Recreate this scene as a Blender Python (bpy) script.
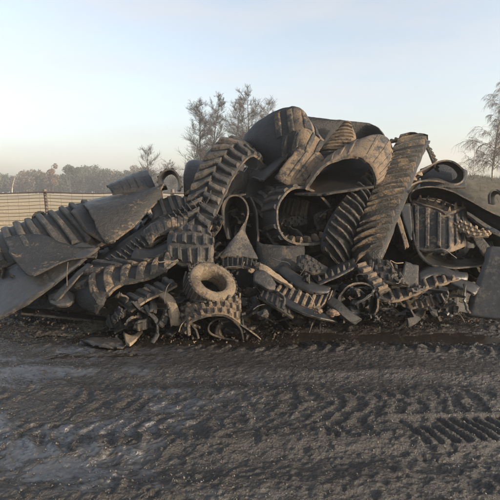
import bpy, math, random
import numpy as np
from mathutils import Vector, noise, Matrix
R = math.radians
S = bpy.context.scene
C = S.collection
for o in list(bpy.data.objects): bpy.data.objects.remove(o)

# ------------------------------------------------------------------ camera, sky, sun, exposure
CAMH, F, TH = 1.55, 433.0, R(7.9)
cam = bpy.data.objects.new('camera', bpy.data.cameras.new('camera')); C.objects.link(cam)
cam.location = (0, 0, CAMH); cam.rotation_euler = (R(90) - TH, 0, 0)
cam.data.sensor_width = 36; cam.data.lens = F/500*36; cam.data.clip_end = 6000; cam.data.clip_start = .05
S.camera = cam
SUN_EL, SUN_AZ = 13.0, 66.0      # azimuth: degrees to the right of the direction behind the camera (0 = behind, 90 = right)
sd = Vector((math.sin(R(SUN_AZ))*math.cos(R(SUN_EL)), -math.cos(R(SUN_AZ))*math.cos(R(SUN_EL)), math.sin(R(SUN_EL))))
W = bpy.data.worlds.new('World'); S.world = W; W.use_nodes = True
nt = W.node_tree; nt.nodes.clear()
sky = nt.nodes.new('ShaderNodeTexSky'); sky.sky_type = 'NISHITA'; sky.sun_disc = False
sky.sun_elevation = R(SUN_EL); sky.sun_rotation = math.atan2(sd.x, sd.y)
sky.altitude = 50; sky.air_density = 1.0; sky.dust_density = 3.6; sky.ozone_density = 1.0
bg = nt.nodes.new('ShaderNodeBackground'); bg.inputs['Strength'].default_value = .15
wo = nt.nodes.new('ShaderNodeOutputWorld')
hs = nt.nodes.new('ShaderNodeHueSaturation'); hs.inputs['Saturation'].default_value = .64
nt.links.new(sky.outputs[0], hs.inputs['Color'])
tcw = nt.nodes.new('ShaderNodeTexCoord'); mpc = nt.nodes.new('ShaderNodeMapping'); mpc.inputs['Scale'].default_value = (1.2, 1.2, 6.5); mpc.inputs['Rotation'].default_value = (0, R(12), 0)
nt.links.new(tcw.outputs['Generated'], mpc.inputs[0])
cn = nt.nodes.new('ShaderNodeTexNoise'); cn.inputs['Scale'].default_value = 1.7; cn.inputs['Detail'].default_value = 7; cn.inputs['Roughness'].default_value = .55; nt.links.new(mpc.outputs[0], cn.inputs[0])
cm = nt.nodes.new('ShaderNodeMapRange'); cm.inputs[1].default_value = .45; cm.inputs[2].default_value = .66; cm.inputs[3].default_value = 0; cm.inputs[4].default_value = .42; nt.links.new(cn.outputs[0], cm.inputs[0])
cx = nt.nodes.new('ShaderNodeMix'); cx.data_type = 'RGBA'; nt.links.new(cm.outputs[0], cx.inputs[0]); nt.links.new(hs.outputs[0], cx.inputs[6]); cx.inputs[7].default_value = (2.3, 2.25, 2.25, 1)
nt.links.new(cx.outputs[2], bg.inputs[0]); nt.links.new(bg.outputs[0], wo.inputs[0])
sl = bpy.data.lights.new('sun', 'SUN'); sl.energy = 2.9; sl.angle = R(.6); sl.color = (1, .80, .58)
so = bpy.data.objects.new('sun', sl); C.objects.link(so); so.rotation_euler = sd.to_track_quat('Z', 'Y').to_euler()
S.view_settings.view_transform = 'Standard'; S.view_settings.look = 'None'
S.view_settings.gamma = 1; S.view_settings.use_curve_mapping = False
S.view_settings.exposure = 1.30

# ------------------------------------------------------------------ helpers
cT, sT = math.cos(TH), math.sin(TH)
def ray(px, py):
    u = (px-250)/F; v = (250-py)/F
    return Vector((u, cT+v*sT, v*cT-sT))
def G(px, py, z=0):
    r = ray(px, py); s = (z-CAMH)/r.z
    return Vector((0, 0, CAMH)) + r*s
def P(px, py, d=0, zmin=.012):
    """a point of the heap: the slope of the heap seen in direction px,py, moved d metres back"""
    r = ray(px, py); Y = 4.85 + (320-py)*.0105 + d
    if r.z < -1e-3:
        Y = min(Y, (zmin-CAMH)/r.z*r.y)
    s = Y/r.y
    return Vector((0, 0, CAMH)) + r*s
def Q(px, py, Y):
    r = ray(px, py); return Vector((0, 0, CAMH)) + r*(Y/r.y)
def tag(o, label=None, cat=None, group=None, kind=None):
    if label: o['label'] = label
    if cat: o['category'] = cat
    if group: o['group'] = group
    if kind: o['kind'] = kind
    return o
def mesh(name, V, Fc, mats, parent=None, mi=None, smooth=False, origin=None):
    me = bpy.data.meshes.new(name)
    o0 = Vector(origin) if origin is not None else (Vector(parent.location) if parent else Vector((0, 0, 0)))
    if parent and parent.parent: o0 = Vector(parent.parent.location)
    V = [(v[0]-o0.x, v[1]-o0.y, v[2]-o0.z) for v in V]
    me.from_pydata(V, [], Fc)
    for m in (mats if isinstance(mats, (list, tuple)) else [mats]): me.materials.append(m)
    if mi: me.polygons.foreach_set('material_index', mi)
    if smooth: me.polygons.foreach_set('use_smooth', [True]*len(Fc))
    me.update()
    o = bpy.data.objects.new(name, me); C.objects.link(o)
    if parent: o.parent = parent
    elif origin is not None: o.location = o0
    return o
def empty(name, loc):
    o = bpy.data.objects.new(name, None); C.objects.link(o); o.location = loc; o.empty_display_size = .1
    return o

# ------------------------------------------------------------------ materials
def nodes(name):
    m = bpy.data.materials.new(name); m.use_nodes = True
    n = m.node_tree; n.nodes.clear()
    out = n.nodes.new('ShaderNodeOutputMaterial'); b = n.nodes.new('ShaderNodeBsdfPrincipled')
    n.links.new(b.outputs[0], out.inputs[0])
    return m, n, b
def N(n, typ, **kw):
    x = n.nodes.new(typ)
    for k, v in kw.items():
        if k in x.inputs: x.inputs[k].default_value = v
        else: setattr(x, k, v)
    return x
def ramp(n, src, a, b, lo=0., hi=1.):
    r = n.nodes.new('ShaderNodeMapRange'); r.inputs[1].default_value = a; r.inputs[2].default_value = b
    r.inputs[3].default_value = lo; r.inputs[4].default_value = hi
    n.links.new(src, r.inputs[0]); return r.outputs[0]
def mix(n, fac, a, b):
    m = n.nodes.new('ShaderNodeMix'); m.data_type = 'RGBA'
    if isinstance(fac, float): m.inputs[0].default_value = fac
    else: n.links.new(fac, m.inputs[0])
    for i, c in ((6, a), (7, b)):
        if isinstance(c, tuple): m.inputs[i].default_value = (*c, 1)
        else: n.links.new(c, m.inputs[i])
    return m.outputs[2]
def rubber(name, base, mud, amount, rough=.6, scale=3.0, bump=.5, streak=(1, 1, 1), gx=None, dustk=.32):
    """worn rubber with dried mud and pale dust in blotches"""
    m, n, b = nodes(name)
    tc = N(n, 'ShaderNodeTexCoord'); mp = N(n, 'ShaderNodeMapping'); mp.inputs['Scale'].default_value = streak
    gm = N(n, 'ShaderNodeNewGeometry')
    n.links.new(tc.outputs['Object'], mp.inputs[0])
    n1 = N(n, 'ShaderNodeTexNoise', Scale=scale, Detail=7., Roughness=.68, Distortion=.4); n.links.new(mp.outputs[0], n1.inputs[0])
    n2 = N(n, 'ShaderNodeTexNoise', Scale=scale*9, Detail=5., Roughness=.7); n.links.new(tc.outputs['Object'], n2.inputs[0])
    n3 = N(n, 'ShaderNodeTexNoise', Scale=70., Detail=3., Roughness=.7); n.links.new(tc.outputs['Object'], n3.inputs[0])
    ad = N(n, 'ShaderNodeMath', operation='MULTIPLY_ADD'); n.links.new(n2.outputs[0], ad.inputs[0]); ad.inputs[1].default_value = .45; n.links.new(n1.outputs[0], ad.inputs[2])
    fac = ramp(n, ad.outputs[0], 1.03-amount*.55, 1.11-amount*.5)
    if gx:  # mud fades out toward low x, painting in a shaded side
        sx_ = N(n, 'ShaderNodeSeparateXYZ'); n.links.new(tc.outputs['Object'], sx_.inputs[0])
        wv = N(n, 'ShaderNodeMath', operation='MULTIPLY_ADD'); n.links.new(n1.outputs[0], wv.inputs[0]); wv.inputs[1].default_value = .7; n.links.new(sx_.outputs['X'], wv.inputs[2])
        g_ = ramp(n, wv.outputs[0], gx[0], gx[1]); mm = N(n, 'ShaderNodeMath', operation='MULTIPLY', use_clamp=True); n.links.new(fac, mm.inputs[0]); n.links.new(g_, mm.inputs[1]); fac = mm.outputs[0]
    dust = ramp(n, n2.outputs[0], .48, .62, 0, dustk)
    c0 = mix(n, dust, base, tuple(min(1, x*2.4+k) for x, k in zip(base, (.014, .0115, .009))))
    c1 = mix(n, ramp(n, n3.outputs[0], .3, .7), tuple(x*.65 for x in mud), tuple(x*1.2 for x in mud))
    col = mix(n, fac, c0, c1)
    n.links.new(col, b.inputs['Base Color'])
    n.links.new(ramp(n, fac, 0, 1, rough*.76, .82), b.inputs['Roughness'])
    b.inputs['Specular IOR Level'].default_value = .5
    n4 = N(n, 'ShaderNodeTexNoise', Scale=170., Detail=4., Roughness=.75); n.links.new(tc.outputs['Object'], n4.inputs[0])
    bp = N(n, 'ShaderNodeBump', Strength=min(1., bump*1.4), Distance=.028)
    ad2 = N(n, 'ShaderNodeMath', operation='ADD'); n.links.new(n2.outputs[0], ad2.inputs[0])
    mu = N(n, 'ShaderNodeMath', operation='MULTIPLY'); n.links.new(n3.outputs[0], mu.inputs[0]); mu.inputs[1].default_value = .5
    n.links.new(mu.outputs[0], ad2.inputs[1])
    n.links.new(ad2.outputs[0], bp.inputs['Height'])
    b2 = N(n, 'ShaderNodeBump', Strength=min(1., bump*1.5), Distance=.006); n.links.new(n4.outputs[0], b2.inputs['Height']); n.links.new(bp.outputs[0], b2.inputs['Normal']); n.links.new(b2.outputs[0], b.inputs['Normal'])
    return m
def plain(name, col, rough=.85, var=.35, scale=8, bump=.2):
    m, n, b = nodes(name)
    tc = N(n, 'ShaderNodeTexCoord'); n1 = N(n, 'ShaderNodeTexNoise', Scale=float(scale), Detail=6., Roughness=.65)
    n.links.new(tc.outputs['Object'], n1.inputs[0])
    n.links.new(mix(n, ramp(n, n1.outputs[0], .3, .7), tuple(c*(1-var) for c in col), tuple(min(1, c*(1+var)) for c in col)), b.inputs['Base Color'])
    b.inputs['Roughness'].default_value = rough
    bp = N(n, 'ShaderNodeBump', Strength=bump, Distance=.02); n.links.new(n1.outputs[0], bp.inputs['Height']); n.links.new(bp.outputs[0], b.inputs['Normal'])
    return m
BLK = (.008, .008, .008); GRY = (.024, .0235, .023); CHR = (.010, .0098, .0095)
TAN = (.150, .109, .071); BRN = (.070, .053, .037); PALE = (.23, .175, .115); GDUST = (.060, .053, .045)
M = dict(
    cone=rubber('scuffed_smooth_rubber', CHR, TAN, .42, .48, scale=2.2, streak=(1, 3, 3)),
    barred=rubber('half_clean_rubber', CHR, TAN, .55, .6, scale=5),
    summit=rubber('muddy_half_shaded_rubber', (.006, .0065, .008), TAN, .80, .6, scale=3.4, gx=(.50, .66), dustk=.12),  # real mud at right; left kept near black as painted shade
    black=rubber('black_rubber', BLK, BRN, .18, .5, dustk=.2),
    smooth=rubber('smooth_dark_rubber', CHR, GDUST, .30, .5, bump=.15, scale=2),
    sheet=rubber('grey_sheet_rubber', GRY, GDUST, .45, .45, bump=.12, scale=2, streak=(1, 4, 4)),
    dusty=rubber('dusty_rubber', CHR, BRN, .55, .65),
    gdusty=rubber('grey_dusty_rubber', GRY, (.088, .075, .061), .55, .7),
    muddy=rubber('muddy_rubber', CHR, TAN, .78, .7),
    mud2=rubber('patchy_muddy_rubber', BLK, TAN, .58, .6, scale=2.2),
    tan=rubber('dry_mud_rubber', BRN, PALE, .9, .85),
    edge=rubber('frayed_belt_edge', GRY, TAN, .62, .8, scale=5),
    dedge=rubber('dark_belt_edge', GRY, BRN, .55, .7, scale=6),
    steel=plain('dull_steel', (.22, .22, .23), .45, .3, 20),
    rust=plain('rusty_steel', (.13, .06, .03), .75, .5, 20),
    brick=plain('weathered_brick', (.11, .072, .05), .9, .5, 30, .8),
    wood=plain('weathered_wood', (.12, .10, .085), .9, .4, 14),
    wire=plain('rusty_wire', (.07, .055, .045), .7, .3, 30),
    bark=plain('grey_bark', (.03, .026, .024), .95, .3, 6),
    twig=plain('brown_twigs', (.034, .028, .025), .95, .3, 2),
    bbark=plain('birch_bark', (.42, .38, .34), .9, .35, 5),
    btwig=plain('birch_twigs', (.10, .075, .06), .95, .3, 2),
    pine=plain('pine_foliage', (.030, .045, .030), .95, .5, .5),
    bare=plain('bare_wood_foliage', (.085, .070, .055), .95, .4, .3),
    fox=plain('russet_leaves', (.12, .078, .052), .95, .3, 1),
    brush=plain('dry_brush', (.12, .108, .07), .95, .5, 3),
    soil=plain('dug_soil', (.052, .045, .032), .97, .5, 4, .6),
    wallw=plain('white_render', (.28, .28, .27), .9, .1, 3), roof=plain('pale_roof', (.24, .24, .25), .7, .1, 3),
    glass=plain('dark_window', (.03, .035, .04), .2, .1, 3),
    hill=plain('wooded_ridge', (.06, .06, .05), .95, .3, .05),
)

# ------------------------------------------------------------------ the belt builder
def cr(pts, t):
    n = len(pts)-1
    x = min(max(t, 0), 1)*n; i = min(int(x), n-1); f = x-i
    p1, p2 = pts[i], pts[i+1]
    p0 = pts[i-1] if i > 0 else p1*2-p2
    p3 = pts[i+2] if i+2 <= n else p2*2-p1
    return .5*((2*p1)+(p2-p0)*f+(2*p0-5*p1+4*p2-p3)*f*f+(3*p1-p0-3*p2+p3)*f*f*f)
class Belt:
    def __init__(s, A, B, bow=0., wob=.012, seed=0, side='cam', thick=.035, res=.045):
        s.A, s.B, s.bow, s.wob, s.sd, s.th = A, B, bow, wob, seed*7.13, thick*.8
        s.sg = 1.
        L = [0]; prev = None; n = 60
        for i in range(n+1):
            p = (cr(A, i/n)+cr(B, i/n))*.5
            if prev is not None: L.append(L[-1]+(p-prev).length)
            prev = p
        s.L = L; s.len = L[-1]
        s.wid = sum((cr(A, i/8)-cr(B, i/8)).length for i in range(9))/9
        ctr = sum(((cr(A, i/12)+cr(B, i/12))*.5 for i in range(13)), Vector())/13
        acc = 0
        for i in range(13):
            for u in (.25, .5, .75):
                p, nn = s.raw(u, i/12)
                ref = (Vector((0, 0, CAMH))-p).normalized() if side in ('cam', 'back') else (p-ctr).normalized()
                acc += nn.dot(ref)
        s.sg = 1. if acc > 0 else -1.
        if side in ('back', 'in'): s.sg *= -1
        s.nt = max(10, int(s.len/res)); s.nu = max(5, int(s.wid/.07))
    def base(s, u, t):
        return cr(s.A, t).lerp(cr(s.B, t), u)
    def raw(s, u, t):
        e = .004
        p = s.base(u, t); a = s.base(u, min(1, t+e))-s.base(u, max(0, t-e)); b = s.base(min(1, u+e*5), t)-s.base(max(0, u-e*5), t)
        nn = a.cross(b)
        nn = nn.normalized() if nn.length > 1e-9 else Vector((0, -1, 0))
        return p, nn*s.sg
    def at(s, u, t):
        p, nn = s.raw(u, t)
        q = p*2.3+Vector((s.sd, 0, 0))
        off = s.bow*(1-(2*u-1)**2) + s.wob*(noise.noise(q)*1.2+noise.noise(q*2.7)*.6+.25*noise.noise(q*8))
        return p+nn*off, nn
    def t_of(s, l):
        l = min(max(l, 0), s.len)
        for i in range(60):
            if s.L[i+1] >= l:
                return (i+(l-s.L[i])/max(1e-9, s.L[i+1]-s.L[i]))/60
        return 1.
    def carcass(s, name, mats, parent=None, origin=None):
        V, Fc, mi = [], [], []
        nu, n = s.nu, s.nt; h = s.th/2
        rg = random.Random(int(s.sd*10))
        for j in range(n+1):
            for i in range(nu+1):
                u = i/nu
                if i in (0, nu):                       # ragged edges
                    rr = noise.noise(Vector((j*.35+s.sd, i, 0)))*.02+noise.noise(Vector((j*1.1+s.sd, i, 5)))*(.10 if s.wob > .025 else .012)
                    u = -rr if i == 0 else 1+rr
                re = min(.07, .06/max(.05, s.len)); e0 = re*abs(noise.noise(Vector((i*.8+s.sd, 7, 0)))+.15); e1 = re*abs(noise.noise(Vector((i*.8+s.sd, 17, 0)))+.15)
                p, nn = s.at(u, e0+(1-e0-e1)*j/n)
                V.append(p+nn*h); V.append(p-nn*h)
        def ix(j, i, k): return (j*(nu+1)+i)*2+k
        for j in range(n):
            for i in range(nu):
                Fc.append((ix(j, i, 0), ix(j, i+1, 0), ix(j+1, i+1, 0), ix(j+1, i, 0))); mi.append(0)
                Fc.append((ix(j, i, 1), ix(j+1, i, 1), ix(j+1, i+1, 1), ix(j, i+1, 1))); mi.append(0)
            for i in (0, nu):
                f = (ix(j, i, 0), ix(j+1, i, 0), ix(j+1, i, 1), ix(j, i, 1)); Fc.append(f if i == 0 else f[::-1]); mi.append(1)
        for j in (0, n):
            for i in range(nu):
                f = (ix(j, i, 0), ix(j, i, 1), ix(j, i+1, 1), ix(j, i+1, 0)); Fc.append(f if j == 0 else f[::-1]); mi.append(1)
        o = mesh(name, V, Fc, mats, parent, mi, False, origin)
        for p, k in zip(o.data.polygons, mi): p.use_smooth = (k == 0)
        return o
    def lug(s, V, Fc, u0, l0, u1, l1, w, h, side=1, seg=4, taper=.68, kink=0.):
        """a bar from (u0, l0) to (u1, l1) - l in metres along the belt - with real height"""
        b0 = len(V); h0 = s.th/2-.004; wr = noise.noise(Vector((l0*31+s.sd, u0*17, l1*5))); h *= 1+.30*wr; u1 = u1+(u1-u0)*(-.05+.10*noise.noise(Vector((l0*19, s.sd, 3)))); w *= 1+.2*noise.noise(Vector((s.sd, l0*23, u0*3)))
        for k in range(seg+1):
            f = k/seg; u = u0+(u1-u0)*f; l = l0+(l1-l0)*(f if kink == 0 else f**(1+kink))
            jit = 1+.22*noise.noise(Vector((l*14+s.sd, u*9, k*.7)))
            for (ww, hh) in ((-w, 0), (-w*taper, h*.82), (-w*taper*.6, h), (w*taper*.6, h), (w*taper, h*.82), (w, 0)):
                uu = u
                if hh > 0 and k == 0: uu = u+(u1-u0)*.04
                if hh > 0 and k == seg: uu = u-(u1-u0)*.04
                p, nn = s.at(uu, s.t_of(l+ww*.5))
                V.append(p+nn*side*(h0+hh*jit))
        for k in range(seg):
            for q in range(5):
                a = b0+k*6+q; f = (a, a+1, a+7, a+6)
                Fc.append(f)
        Fc.append(tuple(b0+q for q in range(6))); Fc.append(tuple(b0+seg*6+q for q in reversed(range(6))))
    def tread(s, style, pitch, h, w=None, slope=.12, side=1, l0=0., l1=None):
        V, Fc = [], []
        w = w or pitch*.55; l1 = l1 or s.len; l = l0+pitch*.5; k = 0
        rg = random.Random(int(s.sd)+3)
        while l < l1-pitch*.4:
            if rg.random() > .03:
                j = rg.uniform(-.06, .06)*pitch
                if style == 'V':
                    s.lug(V, Fc, .01, l+j, .475, l+slope+j, w, h, side); s.lug(V, Fc, .99, l-j, .525, l+slope-j, w, h, side)
                elif style == 'ag':
                    s.lug(V, Fc, .035, l+j, .53, l+slope+j, w, h, side, kink=.35)
                    if l+pitch*.5 < l1: s.lug(V, Fc, .965, l+pitch*.5, .47, l+pitch*.5+slope, w, h, side, kink=.35)
                elif style == 'bar': s.lug(V, Fc, .03, l+j, .97, l+slope+j, w, h, side, seg=6)
                elif style == 'block':
                    for c in range(3):
                        o = pitch*.5 if c == 1 else 0
                        if l+o < l1: s.lug(V, Fc, .04+c*.33, l+o, .30+c*.33, l+o, w, h, side, seg=2)
            l += pitch; k += 1
        return V, Fc
ROOTS = []
def track(label, A, B, style='V', pitch=.12, lh=.035, slope=.1, w=None, mat='dusty', edge='edge', lugmat=None, side='cam',
          bow=0., wob=.012, thick=.035, guides=None, name='rubber_track', cat='rubber track', group=None, trim=(0, 1)):
    """a track: carcass, tread and a drive lug mesh for each tooth"""
    A = [P(*a) if not isinstance(a, Vector) else a for a in A]; B = [P(*b) if not isinstance(b, Vector) else b for b in B]
    bt = Belt(A, B, bow, wob, len(ROOTS)+1, side, thick)
    c = sum(A+B, Vector())/(2*len(A)); c.z = min(p.z for p in A+B)
    mats = [M[mat], M[edge]]
    if not style and not guides:
        o = bt.carcass(name, mats, origin=c); tag(o, label, cat, group); ROOTS.append(o); return o
    r = empty(name, c); tag(r, label, cat, group); ROOTS.append(r)
    bt.carcass('carcass', mats, r)
    if style:
        V, Fc = bt.tread(style, pitch, lh, w, slope, 1, bt.len*trim[0], bt.len*trim[1])
        if Fc: mesh('tread', V, Fc, M[lugmat or mat], r)
    if guides:
        (us, gp, gw, gh, g0, g1, gm) = guides
        for u in us:
            l = bt.len*g0+gp*.5
            while l < bt.len*g1:
                V, Fc = [], []
                du = gw/max(.1, bt.wid)/2
                bt.lug(V, Fc, u-du, l, u+du, l, gp*.5, gh, -1, seg=2, taper=.5)
                mesh('drive_lug', V, Fc, M[gm], r)
                l += gp
    return r
def tube(name, pts, rad, mat, label=None, cat=None, n=8, parent=None, group=None, seg=6, flat=1.):
    pts = [P(*a) if not isinstance(a, Vector) else a for a in pts]
    V, Fc = [], []; m = (len(pts)-1)*seg
    prev = None
    for i in range(m+1):
        p = cr(pts, i/m); d = (cr(pts, min(1, i/m+.01))-cr(pts, max(0, i/m-.01))).normalized()
        a = d.cross(Vector((0, 0, 1)) if abs(d.z) < .9 else Vector((1, 0, 0))).normalized()
        if prev is not None and a.dot(prev) < 0: a = -a
        prev = a; b = d.cross(a)
        rr = rad*(1+.12*noise.noise(p*9))
        for k in range(n):
            t = 2*math.pi*k/n; V.append(p+a*math.cos(t)*rr+b*math.sin(t)*rr*flat)
    for i in range(m):
        for k in range(n): Fc.append((i*n+k, i*n+(k+1) % n, (i+1)*n+(k+1) % n, (i+1)*n+k))
    Fc.append(tuple(range(n))[::-1]); Fc.append(tuple(m*n+k for k in range(n)))
    o = mesh(name, V, Fc, M[mat], parent, None, True, None if parent else pts[0])
    if label: tag(o, label, cat, group)
    return o

# ------------------------------------------------------------------ ground: one sheet, churned mud close by
def vnoise(x, y, seed):
    rs = np.random.RandomState(seed); T = rs.rand(256, 256)
    xi = np.floor(x).astype(int); yi = np.floor(y).astype(int); fx = x-xi; fy = y-yi
    fx = fx*fx*(3-2*fx); fy = fy*fy*(3-2*fy)
    a = T[xi % 256, yi % 256]; b = T[(xi+1) % 256, yi % 256]; c = T[xi % 256, (yi+1) % 256]; d = T[(xi+1) % 256, (yi+1) % 256]
    return (a*(1-fx)+b*fx)*(1-fy)+(c*(1-fx)+d*fx)*fy
def fbm(x, y, seed, oct=4, gain=.5):
    s = 0; a = 1; t = 0
    for o in range(oct):
        s = s+a*vnoise(x*2**o+o*17.3, y*2**o+o*9.1, seed+o); t += a; a *= gain
    return s/t
def smooth(a, b, x):
    t = np.clip((x-a)/(b-a), 0, 1); return t*t*(3-2*t)
def height(X, Y):
    wx = X+.20*(fbm(X*3.3, Y*3.3, 5, 4, .6)-.5); wy = Y+.26*(fbm(X*2.6, Y*2.6, 9, 4, .6)-.5)
    h = .05*(fbm(X*.9, Y*.9, 1, 3)-.5)
    rough = smooth(.38, .62, fbm(X*.8, Y*1.3, 40, 3))*.7+.3
    smoothband = np.exp(-((wy-3.75+.07*X)/.42)**2)                 # a flattened wheel band
    clod = 1-np.abs(2*fbm(wx*7.5, wy*9.5, 21, 4, .55)-1)           # ridged clods
    clod2 = fbm(X*26, Y*30, 33, 3, .6)-.5
    cl3 = 1-np.abs(2*fbm(wx*15+3, wy*19, 25, 3, .5)-1)
    lump = smooth(.60, .74, fbm(X*13, Y*15, 44, 3, .55))*smooth(.35, .55, fbm(X*1.7, Y*1.7, 46, 2))
    h = h+(.015*(clod-.8)+.015*(cl3-.8))*rough*(1-.75*smoothband)+.022*clod2*(1-.35*smoothband)+.014*lump*(1-.8*smoothband)
    h = h+.009*(fbm(X*62, Y*62, 55, 2)-.5)
    # rows of lug prints pressed by passing machines
    def prints(cy, sl, halfw, pitch, dep, slant, xa, xb, k=1.):
        v = wy-(cy+sl*wx); along = wx+slant*np.abs(v)
        inside = smooth(halfw, halfw*.8, np.abs(v))*smooth(xa-.2, xa+.2, wx)*smooth(xb+.2, xb-.2, wx)
        ph = (along/pitch) % 1.0
        bar = smooth(.5, .62, ph)*smooth(1.0, .88, ph)
        return inside*(-dep*.5+dep*bar*k)
    fade = smooth(.35, .55, fbm(X*1.1, Y*1.1, 77, 2))
    h = h+prints(3.12, -.04, .19, .155, .034, .5, -3.5, 3.5)*fade*.4
    h = h+prints(2.72, .05, .17, .14, .03, -.6, -3.5, .9)*fade*.55
    h = h+prints(4.25, -.05, .16, .16, .02, .5, -1.5, 3.5)*fade
    # clear track print on the right: parallel bars behind a straight lip
    v = Y-(2.60+.05*X)+.02*(fbm(X*6, Y*6, 91, 2)-.5); ins = smooth(.15, .135, np.abs(v))*smooth(.98, 1.06, X)
    ph = ((X+.35*v+.03*(fbm(X*9, Y*9, 95, 2)-.5))/.088) % 1.0; ins = ins*smooth(.30, .48, fbm(X*5, Y*5, 93, 3)); h = h*(1-.62*ins)+ins*(-.020+.026*smooth(.22, .50, ph)*smooth(1.0, .80, ph))
    h = h+.02*np.exp(-((v-.18)/.03)**2)*smooth(.8, 1.0, X)
    # ruts
    for cy, sl, wd, dp in ((3.45, -.05, .12, .02), (4.5, -.03, .2, .025), (2.35, .03, .13, .02)):
        v = (wy-(cy+sl*X))/wd; h = h-dp*np.exp(-v*v)+dp*.7*np.exp(-(np.abs(v)-1.7)**2*2)
    # hollow that holds the brown puddle in front of the heap
    pc = 4.52+.09*X
    pud = np.exp(-((Y-pc-.42*(fbm(X*2.4, Y*2.4, 61, 4, .6)-.5))/.17)**2)*smooth(-1.7, -1.0, X)*smooth(2.9, 2.2, X)
    h = h*(1-.5*pud)-.019*pud+.045*(fbm(X*4.5, Y*6, 63, 3)-.5)*pud
    far = smooth(7, 12, np.hypot(X, Y-3))
    return h*(1-far)-.02-.022*smooth(.8, -1.6, X)*(1-far)
def axis(lo, hi, step, far, n):
    mid = np.arange(lo, hi, step)
    out = np.geomspace(step*1.5, far, n)
    return np.concatenate([lo-out[::-1], mid, hi+out])
xs = axis(-3.4, 3.6, .0125, 2500, 34); ys = axis(1.5, 5.6, .0115, 3500, 34)
XX, YY = np.meshgrid(xs, ys); ZZ = height(XX, YY)
def sheet(name, XX, YY, ZZ, mat, smoothf=True):
    ny, nx = XX.shape
    co = np.stack([XX, YY, ZZ], -1).reshape(-1, 3).astype(np.float32)
    a = (np.arange(ny-1)[:, None]*nx+np.arange(nx-1)[None]).ravel()
    q = np.stack([a, a+1, a+nx+1, a+nx], 1).astype(np.int32)
    me = bpy.data.meshes.new(name); me.vertices.add(len(co)); me.vertices.foreach_set('co', co.ravel())
    me.loops.add(q.size); me.loops.foreach_set('vertex_index', q.ravel())
    me.polygons.add(len(q)); me.polygons.foreach_set('loop_start', np.arange(len(q), dtype=np.int32)*4)
    me.polygons.foreach_set('loop_total', np.full(len(q), 4, np.int32))
    me.polygons.foreach_set('use_smooth', np.full(len(q), smoothf))
    me.update(calc_edges=True); me.validate(); me.materials.append(mat)
    o = bpy.data.objects.new(name, me); C.objects.link(o); return o
def mud_mat():
    m, n, b = nodes('churned_wet_mud')
    tc = N(n, 'ShaderNodeTexCoord'); gm = N(n, 'ShaderNodeNewGeometry'); sp = N(n, 'ShaderNodeSeparateXYZ'); n.links.new(gm.outputs['Position'], sp.inputs[0])
    mpw = N(n, 'ShaderNodeMapping'); mpw.inputs['Scale'].default_value = (.6, 1.5, 1); n.links.new(gm.outputs['Position'], mpw.inputs[0])
    a = N(n, 'ShaderNodeTexNoise', Scale=1.5, Detail=7., Roughness=.66, Distortion=.6); n.links.new(mpw.outputs[0], a.inputs[0])
    c = N(n, 'ShaderNodeTexNoise', Scale=38., Detail=6., Roughness=.72); n.links.new(gm.outputs['Position'], c.inputs[0])
    d = N(n, 'ShaderNodeTexNoise', Scale=7., Detail=5., Roughness=.7); n.links.new(gm.outputs['Position'], d.inputs[0])
    g = N(n, 'ShaderNodeTexVoronoi', Scale=55.); n.links.new(gm.outputs['Position'], g.inputs[0])
    col = mix(n, ramp(n, d.outputs[0], .35, .68), (.017, .015, .0138), (.036, .032, .029))
    col = mix(n, ramp(n, c.outputs[0], .62, .75, 0, .5), col, (.085, .075, .066))
    # wet film: the low-lying left of the yard and its hollows
    left = ramp(n, sp.outputs['X'], .5, -1.0)
    nd = N(n, 'ShaderNodeMath', operation='MULTIPLY_ADD'); n.links.new(d.outputs[0], nd.inputs[0]); nd.inputs[1].default_value = .55; n.links.new(a.outputs[0], nd.inputs[2])
    near = ramp(n, nd.outputs[0], .76, .88)
    ht = ramp(n, sp.outputs['Z'], -.005, -.05)
    w1 = N(n, 'ShaderNodeMath', operation='MULTIPLY'); n.links.new(left, w1.inputs[0]); n.links.new(near, w1.inputs[1])
    w2 = N(n, 'ShaderNodeMath', operation='MULTIPLY_ADD', use_clamp=True); n.links.new(ht, w2.inputs[0]); w2.inputs[1].default_value = .22; n.links.new(w1.outputs[0], w2.inputs[2])
    ro = N(n, 'ShaderNodeMath', operation='MULTIPLY_ADD'); n.links.new(c.outputs[0], ro.inputs[0]); ro.inputs[1].default_value = .18
    n.links.new(ramp(n, w2.outputs[0], 0, 1, .22, .07), ro.inputs[2]); n.links.new(ro.outputs[0], b.inputs['Roughness'])
    col = mix(n, ramp(n, w2.outputs[0], 0, 1, 0, .5), col, (.022, .021, .021))
    n.links.new(col, b.inputs['Base Color'])
    n.links.new(ramp(n, w2.outputs[0], 0, 1, .5, .95), b.inputs['Specular IOR Level'])
    n.links.new(ramp(n, w2.outputs[0], .25, .9, 0, .75), b.inputs['Coat Weight']); b.inputs['Coat IOR'].default_value = 1.7; b.inputs['Coat Roughness'].default_value = .14
    s = N(n, 'ShaderNodeMath', operation='MULTIPLY_ADD'); n.links.new(g.outputs[0], s.inputs[0]); s.inputs[1].default_value = .35; n.links.new(c.outputs[0], s.inputs[2])
    st = ramp(n, w2.outputs[0], 0, 1, 1.0, .6)
    bp = N(n, 'ShaderNodeBump', Distance=.02); n.links.new(st, bp.inputs['Strength']); n.links.new(s.outputs[0], bp.inputs['Height'])
    n.links.new(bp.outputs[0], b.inputs['Normal']); n.links.new(bp.outputs[0], b.inputs['Coat Normal'])
    return m
MUD = mud_mat()
tag(sheet('ground', XX, YY, ZZ, MUD), kind='structure')
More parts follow.
